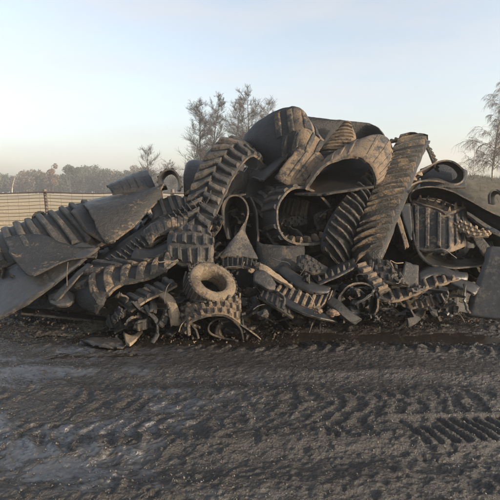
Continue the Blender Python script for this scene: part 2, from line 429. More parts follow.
def water_mat():
    m, n, b = nodes('brown_puddle_water')
    b.inputs['Base Color'].default_value = (.022, .019, .016, 1); b.inputs['Roughness'].default_value = .07; b.inputs['Specular IOR Level'].default_value = .5
    gm = N(n, 'ShaderNodeNewGeometry'); a = N(n, 'ShaderNodeTexNoise', Scale=14., Detail=3.); n.links.new(gm.outputs['Position'], a.inputs[0])
    bp = N(n, 'ShaderNodeBump', Strength=.10, Distance=.01); n.links.new(a.outputs[0], bp.inputs['Height']); n.links.new(bp.outputs[0], b.inputs['Normal'])
    return m
pw = np.linspace(-1.9, 3.0, 60); pv = np.linspace(-.42, .42, 8)
PX, PV = np.meshgrid(pw, pv); tag(sheet('puddle', PX, 4.52+.09*PX+PV, np.full_like(PX, -.036), water_mat()), kind='structure')

# small clods and grit lying on the mud
rg = random.Random(12); V, Fc = [], []
def gz(x, y):
    i = min(len(xs)-2, max(0, int(np.searchsorted(xs, x))-1)); j = min(len(ys)-2, max(0, int(np.searchsorted(ys, y))-1)); return float(ZZ[j, i])
for i in range(3800):
    y = rg.uniform(1.9, 4.6); x = rg.uniform(-.62, .62)*y
    if fbm(np.array([x*1.3]), np.array([y*1.8]), 88, 2)[0] < rg.uniform(.3, .6): continue
    s = rg.uniform(.003, .009)*(1.3 if rg.random() < .05 else 1); c = Vector((x, y, gz(x, y)+s*.3)); k = len(V); a = rg.uniform(0, 6.28)
    for q in range(5):
        t = a+q*1.2566; V.append(c+Vector((math.cos(t)*s*rg.uniform(.7, 1.4), math.sin(t)*s*rg.uniform(.7, 1.2), -s*.5)))
    V.append(c+Vector((rg.uniform(-.3, .3)*s, rg.uniform(-.3, .3)*s, s*rg.uniform(.2, .6))))
    for q in range(5): Fc.append((k+q, k+(q+1) % 5, k+5))
M['grit'] = plain('wet_grit', (.05, .045, .04), .5, .5, 60)
tag(mesh('mud_crumbs', V, Fc, M['grit']), 'small wet clods and grit scattered over the churned mud', 'mud crumbs', kind='stuff')
# ---- field beyond the fence
def field_mat():
    m, n, b = nodes('dry_field_grass'); gm = N(n, 'ShaderNodeNewGeometry')
    mp = N(n, 'ShaderNodeMapping'); mp.inputs['Scale'].default_value = (.25, 1, 1); n.links.new(gm.outputs['Position'], mp.inputs[0])
    a = N(n, 'ShaderNodeTexNoise', Scale=.5, Detail=8., Roughness=.75); n.links.new(mp.outputs[0], a.inputs[0])
    c = N(n, 'ShaderNodeTexNoise', Scale=9., Detail=6., Roughness=.75); n.links.new(gm.outputs['Position'], c.inputs[0])
    col = mix(n, ramp(n, a.outputs[0], .42, .6), (.38, .28, .155), (.27, .215, .12))
    col = mix(n, ramp(n, c.outputs[0], .5, .7, 0, .5), col, (.35, .29, .18))
    n.links.new(col, b.inputs['Base Color']); b.inputs['Roughness'].default_value = 1.
    return m
fx = np.linspace(-170, 40, 90); fy = np.concatenate([np.linspace(12.6, 60, 60), np.linspace(62, 170, 30)])
FX, FY = np.meshgrid(fx, fy); FZ = .16+.12*(fbm(FX*.3, FY*.3, 3)-.5)+.10*(fbm(FX*3, FY*3, 4)-.5)
tag(sheet('field', FX, FY, FZ, field_mat()), kind='structure')
# tufts of dry grass over the near field
rg = random.Random(5); V, Fc = [], []
for i in range(14000):
    Y = rg.uniform(12.9, 60); X = rg.uniform(-.72, -.10)*Y
    h = rg.uniform(.05, .20); a = rg.uniform(0, 6.28); w = .03*(1+Y/20); b0 = len(V)
    lean = Vector((rg.gauss(0, .4), rg.gauss(0, .4), 1))*h
    V += [Vector((X-math.cos(a)*w, Y-math.sin(a)*w, 0)), Vector((X+math.cos(a)*w, Y+math.sin(a)*w, 0)), Vector((X, Y, 0))+lean]; Fc.append((b0, b0+1, b0+2))
M['straw'] = plain('straw', (.26, .21, .13), 1, .3, 2)
tag(mesh('dry_grass', V, Fc, M['straw']), 'straw coloured dry grass tufts over the field behind the fence', 'grass', kind='stuff')

# ---- wooded ridges far off
def ridge(name, x0, x1, Y, hf, depth, seed, mat):
    xs_ = np.linspace(x0, x1, 220); prof = np.array([0, .8, 1, .85, 0]); vs = np.linspace(0, depth, 5)
    X_, V_ = np.meshgrid(xs_, vs)
    Hh = hf(X_)*(.75+.35*fbm(X_/14+seed, V_/9, seed, 4, .6))*prof[:, None]
    return sheet(name, X_, Y+V_, Hh-.3, mat, True)
tag(ridge('hills', 40, 420, 290, lambda x: 13+3*np.sin(x/40.), 30, 11, M['hill']), kind='structure')
# embankment of dug soil on the right
ex = np.linspace(5.5, 60, 200); ey = np.linspace(14, 40, 60); EX, EY = np.meshgrid(ex, ey)
EH = 2.15*smooth(14, 19, EY)*smooth(42, 30, EY)*smooth(5.5, 9, EX)*(.8+.35*fbm(EX*.35, EY*.35, 8, 5, .6))+.35*(fbm(EX*1.5, EY*1.5, 18, 3)-.5)*smooth(14, 17, EY)
tag(sheet('embankment', EX, EY, EH-.05, M['soil']), kind='structure')

V, Fc = [], []; rg = random.Random(3)
for i in range(12000):
    x = rg.uniform(6.2, 30); y = rg.uniform(14.5, 32); z = float(np.interp(x, ex, EH[int((y-14)/26*59)]))-.05; k = len(V); a = rg.uniform(0, 6.28); h = rg.uniform(.05, .28)*(1.8 if rg.random() < .05 else 1); w = rg.uniform(.006, .02)
    V += [Vector((x-math.cos(a)*w, y-math.sin(a)*w, z-.05)), Vector((x+math.cos(a)*w, y+math.sin(a)*w, z-.05)), Vector((x+rg.gauss(0, .5)*h, y+rg.gauss(0, .5)*h, z+h))]; Fc.append((k, k+1, k+2))
tag(mesh('dead_weeds', V, Fc, M['brush']), 'dead brown weeds covering the earth bank at the right', 'weeds', kind='stuff')
# ------------------------------------------------------------------ trees
def prism(V, Fc, p0, p1, r0, r1, n=3):
    d = (p1-p0); 
    if d.length < 1e-6: return
    d.normalize(); a = d.cross(Vector((.3, .2, 1)) if abs(d.z) < .95 else Vector((1, 0, 0))).normalized(); b = d.cross(a); k0 = len(V)
    for p, r in ((p0, r0), (p1, r1)):
        for k in range(n):
            t = 2*math.pi*k/n; V.append(p+a*math.cos(t)*r+b*math.sin(t)*r)
    for k in range(n): Fc.append((k0+k, k0+(k+1) % n, k0+n+(k+1) % n, k0+n+k))
def bare_tree(base, H, seed, label, spread=.28, tw=.012, droop=0., mt='bark', mc='twig', dens=1., group=None, lean=0., name='bare_tree', first=.22, cat='tree', tr=.011, rise=(.3, .95)):
    rg = random.Random(seed); r = empty(name, base); tag(r, label, cat, group)
    tv, tf, cv, cf = [], [], [], []
    base = Vector(base); n = 14; pts = []; p = base.copy(); d = Vector((lean, 0, 1))
    for i in range(n+1):
        pts.append(p.copy()); d = (d+Vector((rg.gauss(0, .05), rg.gauss(0, .05), .03))).normalized(); p = p+d*H/n
    R0 = H*tr
    for i in range(n): prism(tv, tf, pts[i], pts[i+1], R0*(1-i/n)**.8+tw, R0*(1-(i+1)/n)**.8+tw*.8, 6)
    def twig(p, d, L, r, lev):
        segs = 4; q = p
        for s_ in range(segs):
            d = (d+Vector((rg.gauss(0, .16), rg.gauss(0, .16), rg.gauss(.05, .12)-droop*(lev)*.22))).normalized()
            e = q+d*L/segs; prism(cv, cf, q, e, max(tw*.5, r*(1-s_/segs*.6)), max(tw*.4, r*(1-(s_+1)/segs*.6)), 3)
            if lev < 3:
                for _ in range(int(rg.uniform(1.2, 2.9)*dens)):
                    a = Vector((rg.gauss(0, 1), rg.gauss(0, 1), rg.gauss(.2, .6))).normalized()
                    twig(q.lerp(e, rg.random()), (d*.9+a*.8).normalized(), L*rg.uniform(.35, .6), r*.5, lev+1)
            q = e
    nb = int(30*dens**.5)
    for i in range(nb):
        f = first+(1-first)*((i+rg.random())/nb); x = f*n; k = min(n-1, int(x)); p = pts[k].lerp(pts[k+1], x-k)
        a = rg.uniform(0, 6.28); L = H*spread*(1.15-f)**.6*rg.uniform(.55, 1.1)
        twig(p, Vector((math.cos(a), math.sin(a), rg.uniform(*rise))).normalized(), L, R0*.32*(1.1-f)+tw*.3, 1)
    mesh('trunk', tv, tf, M[mt], r); mesh('crown', cv, cf, M[mc], r)
    return r
LB = ['leftmost bare tree of the clump behind the heap, with a slanting trunk', 'tall bare alder second from the left in the clump behind the heap',
      'bare tree with two thick limbs in the middle of the clump behind the heap', 'tallest bare tree of the clump, fourth from the left', 'rightmost bare tree of the clump, partly hidden by the arched belt']
for i, (px, ty, Y, sp) in enumerate(((194, 103, 62, .22), (213, 99, 60, .22), (228, 101, 66, .20), (244, 97, 61, .24), (265, 100, 70, .22))):
    b = Q(px+(8 if i == 0 else 0), 190, Y); b.z = 0; H = Q(px, ty, Y).z
    bare_tree(b, H, 20+i, LB[i], spread=sp*1.25, tw=.0165, group='bare trees in the clump behind the heap', lean=(-.09 if i == 0 else .0), dens=1.9, first=.18)
b = Q(150, 190, 75); b.z = 0; bare_tree(b, Q(150, 150, 75).z, 41, 'low spreading bare tree left of the tall clump', spread=.42, tw=.016, dens=1.3, first=.2)
b = Q(170, 190, 90); b.z = 0; bare_tree(b, Q(170, 163, 90).z, 43, 'small bare bush in front of the clump, left of the leaning lugged track', spread=.5, tw=.02, dens=1.2, name='bare_bush', cat='bush')
b = Q(492, 190, 30); b.z = 1.2; bare_tree(b, Q(492, 82, 30).z-1.2, 51, 'tall bare birch with drooping twigs at the right edge', spread=.30, tw=.0065, droop=.75, rise=(.8, 1.7), mt='bbark', mc='btwig', dens=1.9, name='birch_tree', lean=.0)
b = Q(473, 190, 27); b.z = 1.3; bare_tree(b, Q(473, 138, 27).z-1.3, 53, 'young thin bush with drooping twigs left of the tall birch', spread=.40, tw=.005, droop=.7, rise=(.7, 1.5), mt='bbark', mc='btwig', dens=1., name='bare_bush', cat='bush', first=.05)
# the far wood left: one mass of distant crowns, with the trees that stand out built one by one
def crown_faces(V, Fc, c, rx, rz, n, s, rg, up=0.):
    for _ in range(n):
        a = rg.uniform(0, 6.28); z = rg.uniform(-1, 1); q = (1-z*z)**.5*rg.uniform(.5, 1.05)
        p = c+Vector((math.cos(a)*q*rx, math.sin(a)*q*rx, z*rz*rg.uniform(.8, 1.1)))
        u = Vector((rg.gauss(0, 1), rg.gauss(0, 1), rg.gauss(0, 1))).normalized(); v = u.cross(Vector((rg.gauss(0, 1), rg.gauss(0, 1), 1))).normalized(); k = len(V)
        ss = s*rg.uniform(.5, 1.3)
        V += [p+u*ss, p-u*ss*.5+v*ss*.8, p-u*ss*.5-v*ss*.8]; Fc.append((k, k+1, k+2))
rg = random.Random(8); Vp, Fp, Vb, Fb = [], [], [], []; V, Fc, mi = [], [], []
for i in range(330):
    Y = rg.uniform(172, 215); px = rg.uniform(-30, 190); x = Q(px, 190, Y).x
    top = 168.5+2.5*math.sin(px/23.)+3*math.sin(px/9.+1)
    H = (190-top)/F*Y*rg.uniform(.75, 1.06)
    pine = rg.random() < (.45 if px < 65 else .75)
    k0 = len(Fc); crown_faces(V, Fc, Vector((x, Y, H*.55)), H*.30, H*.48, 260, .42, rg)
    mi += [0 if pine else 1]*(len(Fc)-k0)
    k0 = len(Fc); prism(V, Fc, Vector((x, Y, 0)), Vector((x, Y, H*.9)), .22, .08, 4); mi += [2]*(len(Fc)-k0)
tag(mesh('far_wood', V, Fc, [M['pine'], M['bare'], M['bark']], None, mi), 'hazy distant wood along the far side of the field', 'wood', kind='stuff')
def leafy(px, top, Y, label, mat, name, rx=.25, lo=.55, tr='bark'):
    b = Q(px, 190, Y); b.z = 0; H = Q(px, top, Y).z; r = empty(name, b); tag(r, label, 'tree')
    V, Fc = [], []; prism(V, Fc, b, b+Vector((0, 0, H*.92)), H*.02, H*.006, 7); mesh('trunk', V, Fc, M[tr], r)
    V, Fc = [], []
    for k in range(9):
        c = b+Vector((rg.gauss(0, H*rx*.5), rg.gauss(0, H*rx*.5), H*rg.uniform(lo, .93))); crown_faces(V, Fc, c, H*rx*.5, H*.09, 220, .22, rg)
    mesh('crown', V, Fc, M[mat], r)
leafy(53, 163, 158, 'russet tree standing out of the distant wood, left of the dark pine', 'fox', 'deciduous_tree', .16, .3)
leafy(70, 164, 160, 'dark pine rising above the distant wood', 'pine', 'pine_tree', .22, .7)
leafy(142, 165, 160, 'round greyish tree at the right end of the distant wood', 'bare', 'deciduous_tree', .3, .35)
b = Q(12, 190, 150); b.z = 0; bare_tree(b, Q(12, 176, 150).z, 63, 'pale birch with a white trunk in front of the distant wood at the left edge', spread=.25, tw=.02, mt='bbark', mc='btwig', name='birch_tree', tr=.025)
# ---- fence
r = empty('wire_fence', (-5.6, 12.3, 0)); tag(r, 'wire fence with one leaning wooden post between the yard and the dry field', 'fence')
for px, lean in ((45, .05), (-25, 0), (-62, .02), (112, -.03), (171, 0)):
    b = Q(px+1.5, 190, 12.3); V, Fc = [], []
    p0 = Vector((b.x+.02, 12.3, -.1)); p1 = Vector((b.x-lean, 12.3, 1.57)); k0 = 0
    pts = [p0.lerp(p1, i/6)+Vector((rg.uniform(-.006, .006), 0, 0)) for i in range(7)]
    for i in range(6): prism(V, Fc, pts[i], pts[i+1], .058-.002*i, .058-.002*(i+1), 8)
    Fc.append(tuple(len(V)-8+k for k in range(8)))
    mesh('fence_post', V, Fc, M['wood'], r)
for z in (1.50, 1.42, 1.33, 1.24, 1.14, 1.04, .94, .84, .72, .60, .48, .36, .24, .12):
    V, Fc = [], []; x = -12.; rr = .020 if z == 1.50 else .0085
    while x < -1.6:
        sg = lambda x: -.05*abs(math.sin((x+5.82)*1.15))*(.6+z*.3)+.01*noise.noise(Vector((x*2, z*9, 0)))
        prism(V, Fc, Vector((x, 12.22, z+sg(x))), Vector((x+.25, 12.22, z+sg(x+.25))), rr, rr, 5); x += .25
    mesh('wire', V, Fc, M['wire'], r)
V, Fc = [], []; x = -11.9
while x < -1.7:
    prism(V, Fc, Vector((x, 12.21, .1)), Vector((x+.01, 12.21, 1.47)), .003, .003, 4); x += .3
o = mesh('stay_wire', V, Fc, M['wire'], r)

# ------------------------------------------------------------------ the heap: core of packed scrap
hx = np.linspace(-5.2, 6.2, 260); hy = np.linspace(4.9, 10.2, 130); HX, HY = np.meshgrid(hx, hy)
sil = [(-30, 262), (0, 255), (40, 245), (75, 232), (110, 212), (150, 205), (180, 195), (215, 175), (245, 160), (285, 140), (320, 142), (360, 150), (400, 172), (430, 198), (470, 215), (520, 232)]
sx = [Q(p, 190, 6.9).x for p, _ in sil]; sz = [Q(p, y, 6.9).z-.15 for p, y in sil]
HR = np.interp(HX, sx, sz)
nz = fbm(HX*2.2, HY*2.2, 71, 4, .6)
HZ = np.minimum(HR, (HY-5.55-.03*np.abs(HX))*1.45)*(.78+.35*nz)
HZ = np.minimum(HZ, (9.9-HY)*1.5)*smooth(-5.2, -4.2, HX)*smooth(6.2, 5.2, HX)
HZ = HZ+.12*(np.abs(2*fbm(HX*6, HY*6, 91, 3)-1)-.4)*(HZ > .05)
HZ = np.maximum(HZ, -.12)
o = sheet('packed_rubber_scrap', HX, HY, HZ, M['black'], False)
tag(o, 'packed dark mass of torn rubber scrap inside the heap', 'rubber scrap', kind='stuff')

# ------------------------------------------------------------------ the pieces of the heap, back to front
GT = ([.5], .14, .16, .09, 0, 1, 'dusty')
track('wide black belt lying over the back of the summit, right of the arched belt', [(302,116,.6),(325,119,.6),(350,121,.6),(371,124,.55),(383,133,.5),(390,150,.45)],
      [(300,158,.85),(322,160,.8),(346,154,.95),(362,150,1.0),(372,156,.9),(380,168,.8)], None, mat='black', edge='edge', bow=.0, name='rubber_belt', cat='rubber belt')
track('big arched belt crowning the heap, painted dark at left for shade, tan mud at right',
      [(239,148,1.0),(247,134,.72),(260,120,.42),(277,110,.15),(293,107,.06),(304,112,.14),(311,124,.24),(322,140,.3)],
      [(247,164,1.15),(256,174,1.0),(268,180,.8),(282,176,.5),(294,166,.25),(303,157,.08),(310,154,.10),(318,156,.15)], 'ag', .19, .022, .06, .10, trim=(.48, .97), mat='summit', lugmat='mud2', edge='dedge', bow=.10, wob=.0249, name='rubber_belt', cat='rubber belt')
track('ribbed track end fanning out between the summit arch and the muddy flap',
      [(344,122,.45),(337,130,.42),(328,140,.38),(318,152,.32)], [(350,124,.45),(354,132,.4),(356,140,.35),(352,152,.3)],
      'bar', .085, .035, .0, mat='muddy', bow=.04)
track('folded tan track with its lugs outside, just below the summit arch', [(302,143,.12),(312,148,.16),(322,156,.2),(327,168,.25)],
      [(274,178,-.02),(284,184,.0),(296,187,.02),(308,186,.05)], 'bar', .11, .02, .02, mat='muddy', bow=.07)
track('black strip curving down beside the folded tan track', [(298,143,.22),(287,156,.2),(275,170,.15),(262,182,.12)], [(291,146,.4),(279,158,.4),(266,168,.35),(252,178,.3)], None, mat='smooth', edge='edge', name='rubber_belt', cat='rubber belt')
# leaning chevron track left of centre
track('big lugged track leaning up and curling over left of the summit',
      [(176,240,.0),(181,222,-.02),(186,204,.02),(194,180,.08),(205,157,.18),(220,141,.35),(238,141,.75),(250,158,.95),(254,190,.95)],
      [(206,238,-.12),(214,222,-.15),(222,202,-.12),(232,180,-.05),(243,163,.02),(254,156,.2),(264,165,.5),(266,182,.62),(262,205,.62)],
      'ag', .20, .055, .13, .12, mat='black', bow=.03, lugmat='gdusty', thick=.04)  # carcass blackened as painted shade between the dusty lugs
track('dark drum-shaped belt behind the leaning lugged track', [(184,172,.6),(187,163,.65),(195,160,.7),(205,162,.7)], [(184,196,.5),(190,196,.5),(198,196,.5),(208,196,.5)], None, mat='black', edge='dedge', bow=.1, name='rubber_belt', cat='rubber belt')
# ring with open end
fr = [(331,208,.05),(322,197,-.02),(311,190,-.08),(298,187,-.12),(286,193,-.15),(279,206,-.15),(278,222,-.15),(284,237,-.12),(297,244,-.1),(314,244,-.05),(330,240,0)]
rr_ = [(300,200,.55),(292,192,.52),(283,189,.48),(270,187,.45),(259,192,.4),(251,202,.38),(250,217,.38),(256,232,.4),(270,241,.45),(290,238,.5),(306,232,.55)]
track('open ring of lugged track with a tan rim facing right, below the summit', fr, rr_, 'ag', .16, .035, .09, .095, mat='black', lugmat='dusty', side='out', thick=.04,  # black carcass paints shade into the gaps of the tread
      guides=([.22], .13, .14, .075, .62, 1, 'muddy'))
track('teardrop loop of smooth belt flaring to a fan at its foot', [(228,240,.1),(223,222,.02),(223,206,-.02),(229,197,-.05),(239,196,-.08),(247,204,-.1),(248,217,-.12),(241,229,-.2),(230,242,-.25),(220,256,-.28)],
      [(233,240,.5),(229,222,.42),(229,209,.4),(233,202,.38),(239,202,.35),(244,209,.3),(246,221,.1),(245,232,-.1),(251,245,-.18),(258,260,-.2)], None, mat='gdusty', edge='edge', side='out', wob=.008, thick=.028, name='rubber_belt', cat='rubber belt')
# flap and its dark pocket
track('fan-shaped flap of track with tan mud, overhanging a black pocket', [(308,184,.25),(322,166,.30),(340,152,.3),(357,142,.3),(374,136,.3),(387,139,.25),(393,150,.2),(388,166,.05),(376,186,-.12)],
      [(306,190,-.12),(315,176,-.22),(328,165,-.3),(343,159,-.33),(356,158,-.33),(366,163,-.3),(371,170,-.26),(374,179,-.2),(374,187,-.14)], 'bar', .15, .014, .05, .05, mat='muddy', edge='edge', bow=.05, wob=.02, thick=.045)
track('smooth black belt lining the pocket under the fan-shaped flap', [(300,178,.45),(322,156,.50),(348,150,.50),(376,152,.45)], [(294,194,-.10),(320,195,-.2),(348,191,-.22),(375,187,-.16)], None, mat='smooth', edge='dedge', bow=-.08, name='rubber_belt', cat='rubber belt')
# central chevron track
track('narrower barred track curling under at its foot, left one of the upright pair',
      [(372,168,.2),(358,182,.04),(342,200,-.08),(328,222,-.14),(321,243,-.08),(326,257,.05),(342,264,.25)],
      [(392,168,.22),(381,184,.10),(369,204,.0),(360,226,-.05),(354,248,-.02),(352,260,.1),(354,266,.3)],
      'bar', .125, .065, .30, .06, mat='black', lugmat='barred', bow=.05, wob=.008, thick=.045)  # groove shade painted in: black carcass under tan lugs
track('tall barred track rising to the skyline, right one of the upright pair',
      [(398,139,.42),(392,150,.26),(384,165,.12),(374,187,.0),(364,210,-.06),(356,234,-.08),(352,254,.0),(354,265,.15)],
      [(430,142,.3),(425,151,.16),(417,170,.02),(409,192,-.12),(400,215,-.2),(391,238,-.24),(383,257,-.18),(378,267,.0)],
      'bar', .125, .08, -.27, .05, mat='black', lugmat='barred', bow=.03, wob=.008, thick=.05)  # black carcass colour stands in for shade in the grooves
track('ribbed track bending over the top of the upright tall barred track', [(384,143,.35),(398,139,.3),(412,139,.25),(422,143,.22),(429,154,.2),(434,169,.2)],
      [(390,143,.75),(403,141,.75),(416,142,.72),(427,147,.7),(434,158,.65),(439,172,.6)], 'bar', .075, .03, 0, mat='dusty', edge='edge', side='out')
# right hand loops
track('rounded loop of belt with a tan rim behind the right shoulder of the heap',
      [(398,202,.0),(404,190,.02),(413,177,.05),(426,168,.08),(440,161,.1),(453,162,.1),(463,170,.1),(464,180,.08),(454,185,.05),(438,181,.02),(422,181,0),(408,188,-.05),(396,203,-.1)],
      [(404,206,.5),(409,194,.55),(417,180,.6),(428,171,.6),(440,164,.65),(450,166,.65),(457,172,.65),(457,178,.6),(449,181,.55),(437,178,.5),(424,180,.5),(413,190,.5),(402,206,.5)], None,
      mat='dusty', edge='edge', side='out', thick=.03, wob=.006, guides=([.15], .15, .12, .06, .12, .27, 'tan'))
track('long black belt sweeping in an s-curve down to the right edge', [(424,206,.3),(413,203,-.0),(411,195,-.14),(418,189,-.22),(434,187,-.25),(454,192,-.3),(474,203,-.34),(500,216,-.38),(530,228,-.36)],
      [(428,210,.5),(418,206,.45),(414,202,.25),(421,198,.12),(436,198,.05),(455,204,.0),(473,214,-.05),(498,230,-.1),(528,243,-.05)], None, mat='black', edge='edge', bow=-.05, thick=.025, name='rubber_belt', cat='rubber belt')
track('second black belt running under the s-curved one at the right', [(440,202,.0),(455,207,-.02),(470,217,-.08),(490,231,-.14),(525,247,-.2)], [(436,214,.35),(452,222,.35),(468,234,.3),(488,247,.25),(522,262,.2)], None, mat='smooth', edge='edge', name='rubber_belt', cat='rubber belt')
track('upright folded track with mud-streaked tread below the s-curved belt', [(410,203,-.02),(424,207,-.1),(437,211,-.17),(447,216,-.22),(457,212,-.15),(467,207,-.05)],
      [(412,250,-.15),(424,251,-.2),(437,252,-.26),(447,253,-.3),(457,250,-.22),(466,246,-.12)], 'bar', .14, .03, 0, .07, mat='mud2', edge='edge')
track('slab of track lying teeth up on the folded mud-streaked track', [(411,202,-.04),(424,206,-.12),(437,210,-.19),(447,215,-.24),(457,211,-.18),(467,207,-.08)],
      [(416,197,.4),(426,196,.42),(438,196,.42),(450,199,.4),(458,202,.38),(466,205,.3)], None, mat='muddy', edge='edge', side='back', wob=.008,
      guides=([.15, .38, .62, .85], .105, .05, .075, .04, 1, 'muddy'))
track('large black hoop with a thin pale rim at the lower right', [(411,206,-.1),(413,225,-.2),(415,243,-.25),(421,256,-.28),(433,265,-.3),(452,268,-.3),(474,267,-.25),(492,262,-.2)],
      [(414,212,.4),(418,228,.4),(420,242,.4),(428,250,.4),(440,256,.4),(456,258,.4),(474,257,.4),(492,250,.4)], None, mat='black', edge='edge', thick=.02, side='out', name='rubber_belt', cat='rubber belt')
track('grey smooth strap hanging beside the tall barred track', [(398,204,-.15),(402,216,-.18),(406,228,-.2),(410,240,-.22)], [(410,203,-.15),(411,215,-.18),(412,228,-.2),(412,241,-.22)], None, mat='sheet', edge='edge', name='rubber_strap', cat='rubber strap', thick=.025)
track('narrow brown strap with a pale torn tip beside the tall barred track', [(394,214,-.2),(398,226,-.22),(402,238,-.25),(405,250,-.27)], [(399,213,-.2),(403,226,-.22),(406,237,-.25),(409,247,-.27)], None, mat='muddy', edge='edge', name='rubber_strap', cat='rubber strap', thick=.03)
track('torn strip with bright dry mud lying over the black belts at the right', [(455,219,-.15),(464,224,-.22),(475,228,-.28),(492,234,-.3)], [(452,226,-.18),(461,233,-.24),(472,238,-.3),(488,238,-.32)], 'block', .07, .03, 0, mat='tan', edge='edge', wob=.04, name='rubber_strip', cat='rubber strip')
track('dull torn strip beside the bright muddy one, left of the leaning slab', [(462,214,-.1),(472,226,-.15),(484,240,-.2),(494,250,-.2)], [(456,218,-.1),(466,231,-.15),(476,245,-.2),(484,256,-.2)], None, mat='dusty', edge='edge', wob=.03, name='rubber_strip', cat='rubber strip')
track('small black curl standing on the belts at the right edge', [(489,204,.1),(489,194,.08),(494,190,.06),(500,193,.06),(503,203,.06)], [(495,205,.45),(494,197,.42),(497,194,.4),(501,196,.4),(504,204,.4)], None, mat='black', edge='dedge', side='out', name='rubber_belt', cat='rubber belt')
track('large smooth grey slab leaning at the right edge, its foot in the mud', [(464,317,-.1),(471,294,-.22),(481,270,-.3),(487,247,-.35)], [(545,324,-.3),(545,298,-.4),(545,272,-.5),(545,246,-.5)], None, mat='sheet', edge='dedge', wob=.01, thick=.045, name='rubber_slab', cat='rubber slab')
track('black belt closing the back of the tan-rimmed loop at the right shoulder', [(420,170,.8),(436,163,.85),(452,163,.85),(468,172,.8)], [(420,192,.6),(436,188,.6),(452,188,.6),(466,188,.6)], None, mat='black', edge='dedge', name='rubber_belt', cat='rubber belt')
# left part
track('long grey track with tall slanted bars reaching to the left edge', [(-22,250,.35),(4,231,.32),(22,223,.3),(40,217,.3),(58,211,.3),(74,205,.3),(90,202,.3)],
      [(-22,285,.05),(6,268,.02),(28,260,.0),(52,254,.0),(76,250,.05),(98,246,.1),(115,244,.1)], 'bar', .17, .07, .12, .12, mat='gdusty', lugmat='gdusty', bow=.08)
track('small black curl of rubber on top of the long barred track at the left', [(33,222,.3),(33,216,.28),(38,212,.26),(44,213,.26),(47,220,.28)], [(37,223,.6),(37,218,.6),(40,215,.6),(44,216,.6),(47,222,.6)], None, mat='black', edge='dedge', side='out', name='rubber_belt', cat='rubber belt')
track('wide smooth belt rolled into a cone left of centre', [(82,206,.1),(90,201,.18),(110,196,.25),(132,193,.3),(152,190,.3),(168,188,.3)],
      [(104,243,-.1),(112,242,-.12),(122,235,-.1),(134,225,-.08),(150,209,.0),(164,198,.1)], None, mat='cone', edge='edge', bow=.14, wob=.022, name='rubber_belt', cat='rubber belt')
track('inner lip of the rolled cone belt, folded back on its left', [(70,213,.05),(76,207,.12),(84,203,.18),(92,202,.22)], [(76,221,-.02),(85,230,-.08),(96,238,-.1),(108,244,-.1)], None, mat='dusty', edge='edge', bow=.06, name='rubber_belt', cat='rubber belt')
track('black ribbed track chunk perched on top of the rolled cone belt', [(106,187,.4),(120,180,.42),(134,174,.44),(147,169,.46)], [(112,194,.15),(126,193,.15),(141,192,.15),(157,190,.15)], 'bar', .12, .012, .03, mat='black', edge='dedge', bow=.06)
track('small black notched hoop standing between the rolled cone and the leaning track', [(160,188,.05),(158,179,.0),(163,172,-.02),(171,170,-.02),(178,175,.0),(181,184,.05),(180,192,.1)],
      [(165,189,.28),(163,181,.28),(167,176,.28),(172,174,.28),(177,178,.28),(179,185,.3),(178,192,.3)], 'bar', .07, .02, 0, mat='black', edge='dedge', side='out', thick=.03)
track('narrow track laid diagonally with its row of teeth showing', [(90,266,.0),(112,250,.0),(134,234,-.02),(156,219,-.02),(182,203,.0),(196,194,.05)], [(108,278,-.12),(130,262,-.14),(150,247,-.16),(170,232,-.15),(192,217,-.1),(206,208,-.05)], None,
      mat='smooth', edge='edge', side='back', guides=([.55, .85], .075, .10, .075, .08, 1, 'gdusty'), wob=.008)
track('torn belt piece with a tan muddy crest right of the diagonal toothed track', [(143,232,-.12),(152,224,-.16),(163,220,-.16),(176,217,-.12),(186,212,-.05)], [(150,248,-.22),(156,238,-.26),(166,234,-.26),(176,232,-.2),(188,226,-.1)], 'bar', .09, .012, 0, mat='mud2', edge='edge', bow=.04, wob=.02, name='rubber_belt', cat='rubber belt')
track('smooth black belt bent below the tan muddy crest', [(140,246,-.1),(152,248,-.14),(168,240,-.16),(184,228,-.12)], [(130,262,-.18),(146,266,-.2),(166,258,-.22),(188,248,-.18)], None, mat='smooth', edge='dedge', bow=.05, name='rubber_belt', cat='rubber belt')
track('rough lumpy track stump at the foot of the leaning lugged track', [(172,232,-.18),(184,226,-.22),(198,228,-.24),(212,236,-.22)], [(168,262,-.25),(182,266,-.3),(198,268,-.32),(214,264,-.28)], 'block', .11, .04, 0, mat='gdusty', edge='dedge', bow=.1, wob=.05)
track('thin upright belt seen edge on below the leaning lugged track', [(188,234,-.3),(187,246,-.33),(188,258,-.35),(190,270,-.36)], [(194,232,-.1),(194,246,-.1),(196,258,-.1),(198,268,-.1)], None, mat='dusty', edge='edge', name='rubber_belt', cat='rubber belt')
track('dark track crossing behind the thin upright belt', [(150,205,.1),(164,199,.05),(178,196,.0),(190,205,-.02)], [(152,224,-.02),(168,216,-.06),(182,213,-.1),(192,220,-.12)], 'bar', .12, .03, .02, mat='black', edge='dedge')
track('smooth drum of dark belt hanging under the open lugged ring', [(256,240,-.02),(262,244,-.1),(272,246,-.16),(284,247,-.18),(296,246,-.12),(304,244,-.0)], [(258,268,-.1),(264,270,-.18),(274,272,-.24),(286,273,-.26),(297,272,-.2),(305,268,-.08)], None, mat='dusty', edge='dedge', name='rubber_belt', cat='rubber belt')
track('dark belt fold between the teardrop loop and the open lugged ring', [(250,196,.2),(256,210,.1),(258,228,.05),(258,246,.0)], [(244,200,.4),(246,216,.4),(250,232,.35),(252,248,.3)], None, mat='black', edge='dedge', name='rubber_belt', cat='rubber belt')
